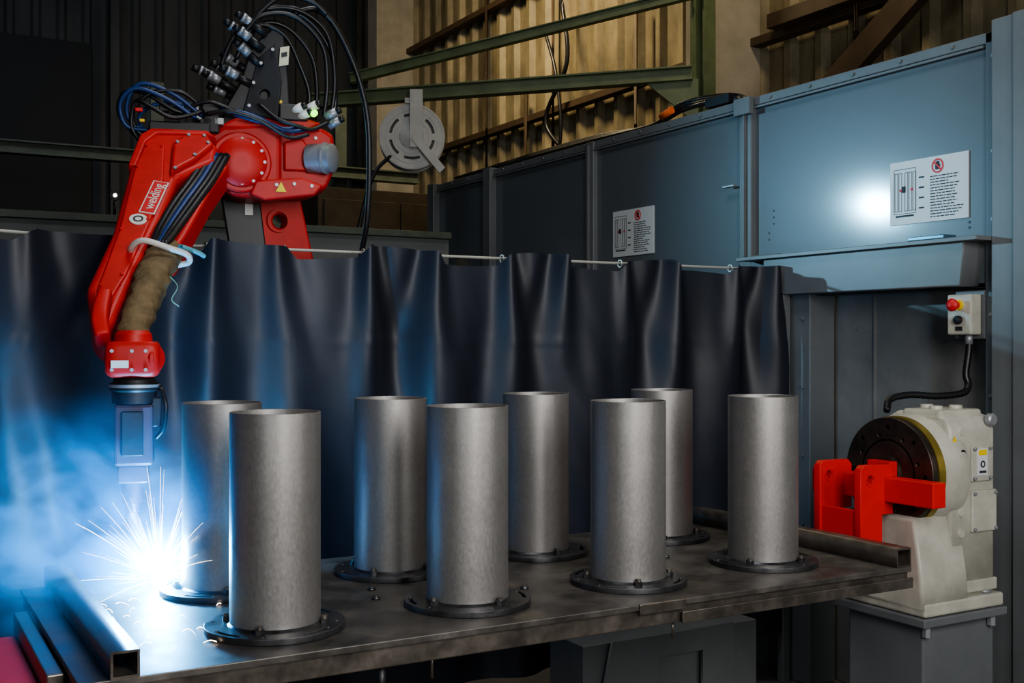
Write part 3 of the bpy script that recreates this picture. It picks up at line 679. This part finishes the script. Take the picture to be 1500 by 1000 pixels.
for (u,z,a) in ((.05,2.40,25),(.08,2.44,25),(.02,2.42,20),(.11,2.47,30),(.12,2.58,35),(.16,2.60,30),(.15,2.55,35),(.07,2.37,20),(.11,2.42,25),(.15,2.5,40)):
    d=(U*math.cos(math.radians(180-a))+Z*math.sin(math.radians(180-a))-W*.25).normalized()
    p=R(u,4.05+random.uniform(-.05,.04),z)
    cc.append(cyl('c',p,p+d*.030,.016,M_silver,None,n=16)); cc.append(cyl('c',p+d*.030,p+d*.042,.019,M_silver,None,n=8)); cc.append(cyl('c',p+d*.042,p+d*.065,.012,M_black,None,n=12)); cc.append(cyl('c',p-d*.06,p,.014,M_black,None,n=12))
for (u,z) in ((.31,2.31),(.33,2.29),(.43,2.30),(.44,2.27),(.36,2.32)):
    p=R(u,4.0,z); d=(U*.6-W*.3+Z*.3).normalized()
    cc.append(cyl('c',p-d*.02,p+d*.025,.016,M_white if u<.4 else M_silver,None,n=16)); cc.append(cyl('c',p+d*.025,p+d*.04,.012,M_black,None,n=12))
adopt(join(cc,'hose_connectors'),e)
cyl('status_led',R(.368,3.98,2.295),R(.37,3.96,2.295),.011,M_led,e,n=16)
arc=[([(.14,2.60),(.20,2.66),(.32,2.67),(.42,2.60),(.45,2.45),(.44,2.31)],0),
([(.16,2.60),(.24,2.68),(.36,2.64),(.44,2.53),(.455,2.40),(.45,2.29)],.02),
([(.13,2.56),(.19,2.63),(.30,2.64),(.40,2.55),(.42,2.42),(.41,2.30)],-.03),
([(.12,2.53),(.20,2.62),(.29,2.61),(.37,2.52),(.39,2.40),(.38,2.30)],.03),
([(.10,2.47),(.17,2.60),(.27,2.58),(.33,2.47),(.36,2.38),(.35,2.30)],0),
([(.05,2.44),(.10,2.56),(.20,2.66),(.30,2.68),(.36,2.66)],.0),
([(.13,2.58),(.25,2.70),(.36,2.70),(.42,2.66)],-.02)]
for i,(pts,dw) in enumerate(arc):
    hose('arc_cable_%d'%i,[R(u,4.02+dw+.01*j,z) for j,(u,z) in enumerate(pts)],.0085,M_rub,e,sub=10)
hose('main_supply_hose',[R(.30,4.05,2.66),R(.38,4.06,2.685),R(.45,4.08,2.64),R(.53,4.12,2.50),R(.578,4.15,2.34),R(.59,4.17,2.15),R(.585,4.2,1.95),R(.565,4.25,1.76),R(.56,4.3,1.3),R(.55,4.4,.8)],.011,M_rub,e,sub=10)
bl=[([(-.02,2.25),(-.12,2.31),(-.22,2.34),(-.27,2.29),(-.25,2.22),(-.17,2.21)],M_blue),
([(.0,2.26),(-.10,2.33),(-.20,2.36),(-.245,2.31),(-.24,2.24),(-.15,2.19)],M_blue),
([(-.03,2.27),(-.10,2.28),(-.19,2.33),(-.26,2.33),(-.275,2.26),(-.21,2.18)],M_rub),
([(.02,2.24),(-.06,2.30),(-.15,2.30),(-.21,2.26),(-.19,2.20),(-.14,2.18)],M_blue),
([(.0,2.28),(-.1,2.25),(-.17,2.28),(-.22,2.30),(-.235,2.22),(-.2,2.16)],M_rub),
([(-.01,2.30),(-.08,2.34),(-.17,2.33),(-.23,2.27),(-.21,2.20),(-.13,2.20)],M_rub),
([(.05,2.30),(.12,2.27),(.2,2.25),(.28,2.23),(.34,2.24)],M_blue),
([(.0,2.29),(.10,2.29),(.18,2.27),(.26,2.24),(.33,2.255)],M_blue),
([(.0,2.27),(.08,2.28),(.18,2.255),(.28,2.205),(.35,2.22)],M_rub),
([(-.08,2.28),(.0,2.31),(.06,2.30),(.14,2.27),(.24,2.24)],M_rub),
([(.18,2.32),(.24,2.27),(.30,2.25),(.36,2.24),(.42,2.27)],M_rub)]
for i,(pts,m) in enumerate(bl):
    hose('bundle_cable_%d'%i,[R(u,3.955+.012*(i%4)-.02*math.sin(j),z) for j,(u,z) in enumerate(pts)],.0072,m,e,sub=10)
for i in range(12):
    a=random.uniform(-.25,.05); z=random.uniform(2.20,2.31)
    obx('junction_block_%d'%i,R(a,3.99,z),U*.016,W*.02,Z*.012,(M_black,M_silver)[i%3==0],e,bevel=.003)
obx('junction_red',R(-.21,3.94,2.27),U*.012,W*.008,Z*.006,M_signred,e,bevel=.002)
obx('junction_yellow',R(-.20,3.94,2.235),U*.008,W*.008,Z*.005,M_yel,e,bevel=.002)

# ================================================================ ARC, SPARKS, SMOKE AND EMISSIVE GLOW
AP=R(-.112,3.06,.885)
e=empty('welding_arc',tuple(AP))
bm=bmesh.new(); bmesh.ops.create_icosphere(bm,subdivisions=3,radius=.022)
me=bpy.data.meshes.new('plasma'); bm.to_mesh(me); bm.free(); me.transform(Matrix.Translation(AP))
obj('plasma_ball',me,e,mat('plasma',(1,1,1),.5,emit=(.55,.85,1),estr=160),smooth=True)
vs=[];fs=[]
def streak(p,v,g,T,r):
    n=7
    for i in range(n+1):
        t=T*i/n; c=p+v*t+V((0,0,-.5*g*t*t)); 
        a,b=basis(v+V((0,0,-g*t))); rr=r*(1-.85*i/n)
        k0=len(vs)
        for k in range(4): q=math.pi/2*k; vs.append(c+a*math.cos(q)*rr+b*math.sin(q)*rr)
        if i:
            for k in range(4): j=(k+1)%4; fs.append((k0-4+k,k0-4+j,k0+j,k0+k))
random.seed(11)
for i in range(210):
    th=random.uniform(0,2*math.pi); el=math.radians(random.uniform(-4,75)); 
    L0=.04+.22*random.random()**2.2
    v=V((math.cos(th)*math.cos(el),math.sin(th)*math.cos(el),math.sin(el)))*2.2
    s0=.08*random.random(); p=AP+v.normalized()*s0
    T=L0/2.2; g=4
    if (p+v*T).z-.5*g*T*T<.864: T*=.4
    streak(p,v,g,T,random.uniform(.00025,.0006))
for i in range(26):
    p=V((.46+random.random()*.30,2.36+random.random()*.55,.864))
    v=V((random.uniform(-1,1),random.uniform(-1,1),random.uniform(.3,1.0)))*.4
    streak(p,v,9,.09,.0008)
pyd('welding_sparks',vs,fs,None,mat('spark_glow',(1,.9,.8),.5,emit=(1,.80,.62),estr=12))
def glow_volume(name,c,rad,dens,emis,emfall,ecol,lo=.42,hi=.68,mn=.08,nsc=2.1,inner=.05,dist=.7):  # volume whose own emission stands in for light from the arc
    bm=bmesh.new(); bmesh.ops.create_icosphere(bm,subdivisions=3,radius=1)
    me=bpy.data.meshes.new(name); bm.to_mesh(me); bm.free()
    o=bpy.data.objects.new(name,me); COL.objects.link(o); o.location=c; o.scale=rad
    m=bpy.data.materials.new(name+'_volume'); m.use_nodes=True; nt=m.node_tree; N=nt.nodes; L=nt.links; N.clear()
    out=N.new('ShaderNodeOutputMaterial'); pv=N.new('ShaderNodeVolumePrincipled'); L.new(pv.outputs[0],out.inputs['Volume'])
    pv.inputs['Color'].default_value=(.15,.55,1,1); pv.inputs['Anisotropy'].default_value=.0
    tc=N.new('ShaderNodeTexCoord'); ln=N.new('ShaderNodeVectorMath'); ln.operation='LENGTH'; L.new(tc.outputs['Object'],ln.inputs[0])
    mr=N.new('ShaderNodeMapRange'); mr.interpolation_type='SMOOTHSTEP'; mr.inputs[1].default_value=1.0; mr.inputs[2].default_value=inner; mr.inputs[3].default_value=0; mr.inputs[4].default_value=1; L.new(ln.outputs['Value'],mr.inputs[0])
    nz=N.new('ShaderNodeTexNoise'); nz.inputs['Scale'].default_value=nsc; nz.inputs['Detail'].default_value=4; nz.inputs['Distortion'].default_value=dist; L.new(tc.outputs['Object'],nz.inputs['Vector'])
    r2=N.new('ShaderNodeMapRange'); r2.inputs[1].default_value=lo; r2.inputs[2].default_value=hi; r2.inputs[3].default_value=mn; r2.inputs[4].default_value=1; L.new(nz.outputs['Fac'],r2.inputs[0])
    mu=N.new('ShaderNodeMath'); mu.operation='MULTIPLY'; L.new(mr.outputs[0],mu.inputs[0]); L.new(r2.outputs[0],mu.inputs[1])
    md=N.new('ShaderNodeMath'); md.operation='MULTIPLY'; md.inputs[1].default_value=dens; L.new(mu.outputs[0],md.inputs[0]); L.new(md.outputs[0],pv.inputs['Density'])
    pw=N.new('ShaderNodeMath'); pw.operation='POWER'; pw.inputs[1].default_value=emfall; L.new(mr.outputs[0],pw.inputs[0])
    m3=N.new('ShaderNodeMath'); m3.operation='MULTIPLY'; L.new(pw.outputs[0],m3.inputs[0]); L.new(r2.outputs[0],m3.inputs[1])
    me2=N.new('ShaderNodeMath'); me2.operation='MULTIPLY'; me2.inputs[1].default_value=emis; L.new(m3.outputs[0],me2.inputs[0])
    L.new(me2.outputs[0],pv.inputs['Emission Strength']); pv.inputs['Emission Color'].default_value=(*ecol,1)
    me.materials.append(m); return o
glow_volume('glowing_welding_smoke',tuple(AP+U*-.17+Z*.13),(.52,.52,.40),1.9,6.5,1.4,(.0,.30,.85),lo=.44,hi=.64,mn=.05,nsc=2.6,dist=1.2)  # smoke, with blue emission painting in the haze lit by the arc
glow_volume('arc_halo_glow',tuple(AP+Z*.02-U*.01),(.27,.27,.23),.3,120,4.0,(.03,.50,1),mn=.75)  # thin emissive ball added to paint the bright halo around the arc

# ================================================================ LIGHTS
def area(name,loc,tgt,size,energy,col,sy=None,spread=None,disk=False):
    l=bpy.data.lights.new(name,'AREA'); l.energy=energy; l.color=col; l.size=size
    if sy: l.shape='RECTANGLE'; l.size_y=sy
    if disk: l.shape='DISK'
    if spread: l.spread=math.radians(spread)
    o=bpy.data.objects.new(name,l); COL.objects.link(o); o.location=loc
    o.rotation_euler=(V(tgt)-V(loc)).to_track_quat('-Z','Y').to_euler(); return o
area('key_softbox',(1.0,-.5,2.3),(1.7,2.8,1.0),.9,72,(1,.985,.97),sy=1.5)
area('right_fill_softbox',(2.6,.1,1.9),(2.6,2.8,1.0),.5,16,(1,.98,.96),sy=1.2)
area('left_fill_softbox',(-.7,.0,1.9),(1.2,2.6,1.1),.4,11,(.95,.98,1),sy=1.3)
area('overhead_fill',(1.5,3.0,4.6),(1.9,3.2,.9),1.2,36,(.95,.98,1))  # unseen fill light added to lift the wall panels
l=bpy.data.lights.new('arc_light','POINT'); l.energy=55; l.color=(.10,.50,1); l.shadow_soft_size=.03
o=bpy.data.objects.new('arc_light',l); COL.objects.link(o); o.location=AP+V((-.0,-.01,.06))
area('far_arc_lamp',(-.25,6.80,2.66),(3.6,3.26,2.03),.10,4.2,(.36,.75,1),spread=34,disk=True)
area('hall_warm_lamp',(4.1,8.2,5.6),(5.6,8.9,3.2),.5,95,(1,.80,.48))
area('hall_warm_lamp_near',(4.3,4.6,5.4),(5.6,4.6,3.3),.4,34,(1,.82,.55))
area('hall_cool_fill',(1.0,8.0,6.0),(1.5,12.5,2),1.5,40,(.68,.8,1))
w=bpy.data.worlds.new('World'); scene.world=w; w.use_nodes=True
w.node_tree.nodes['Background'].inputs[0].default_value=(.38,.43,.5,1); w.node_tree.nodes['Background'].inputs[1].default_value=.05

# ================================================================ CAMERA
cam=bpy.data.cameras.new('camera'); cam.sensor_width=36; cam.lens=39.6; cam.clip_end=100
co=bpy.data.objects.new('camera',cam); COL.objects.link(co); co.location=(0,0,1.5); co.rotation_euler=(math.pi/2,0,-math.radians(29.63))
scene.camera=co
scene.view_settings.view_transform='AgX'
scene.view_settings.look='AgX - Medium High Contrast'
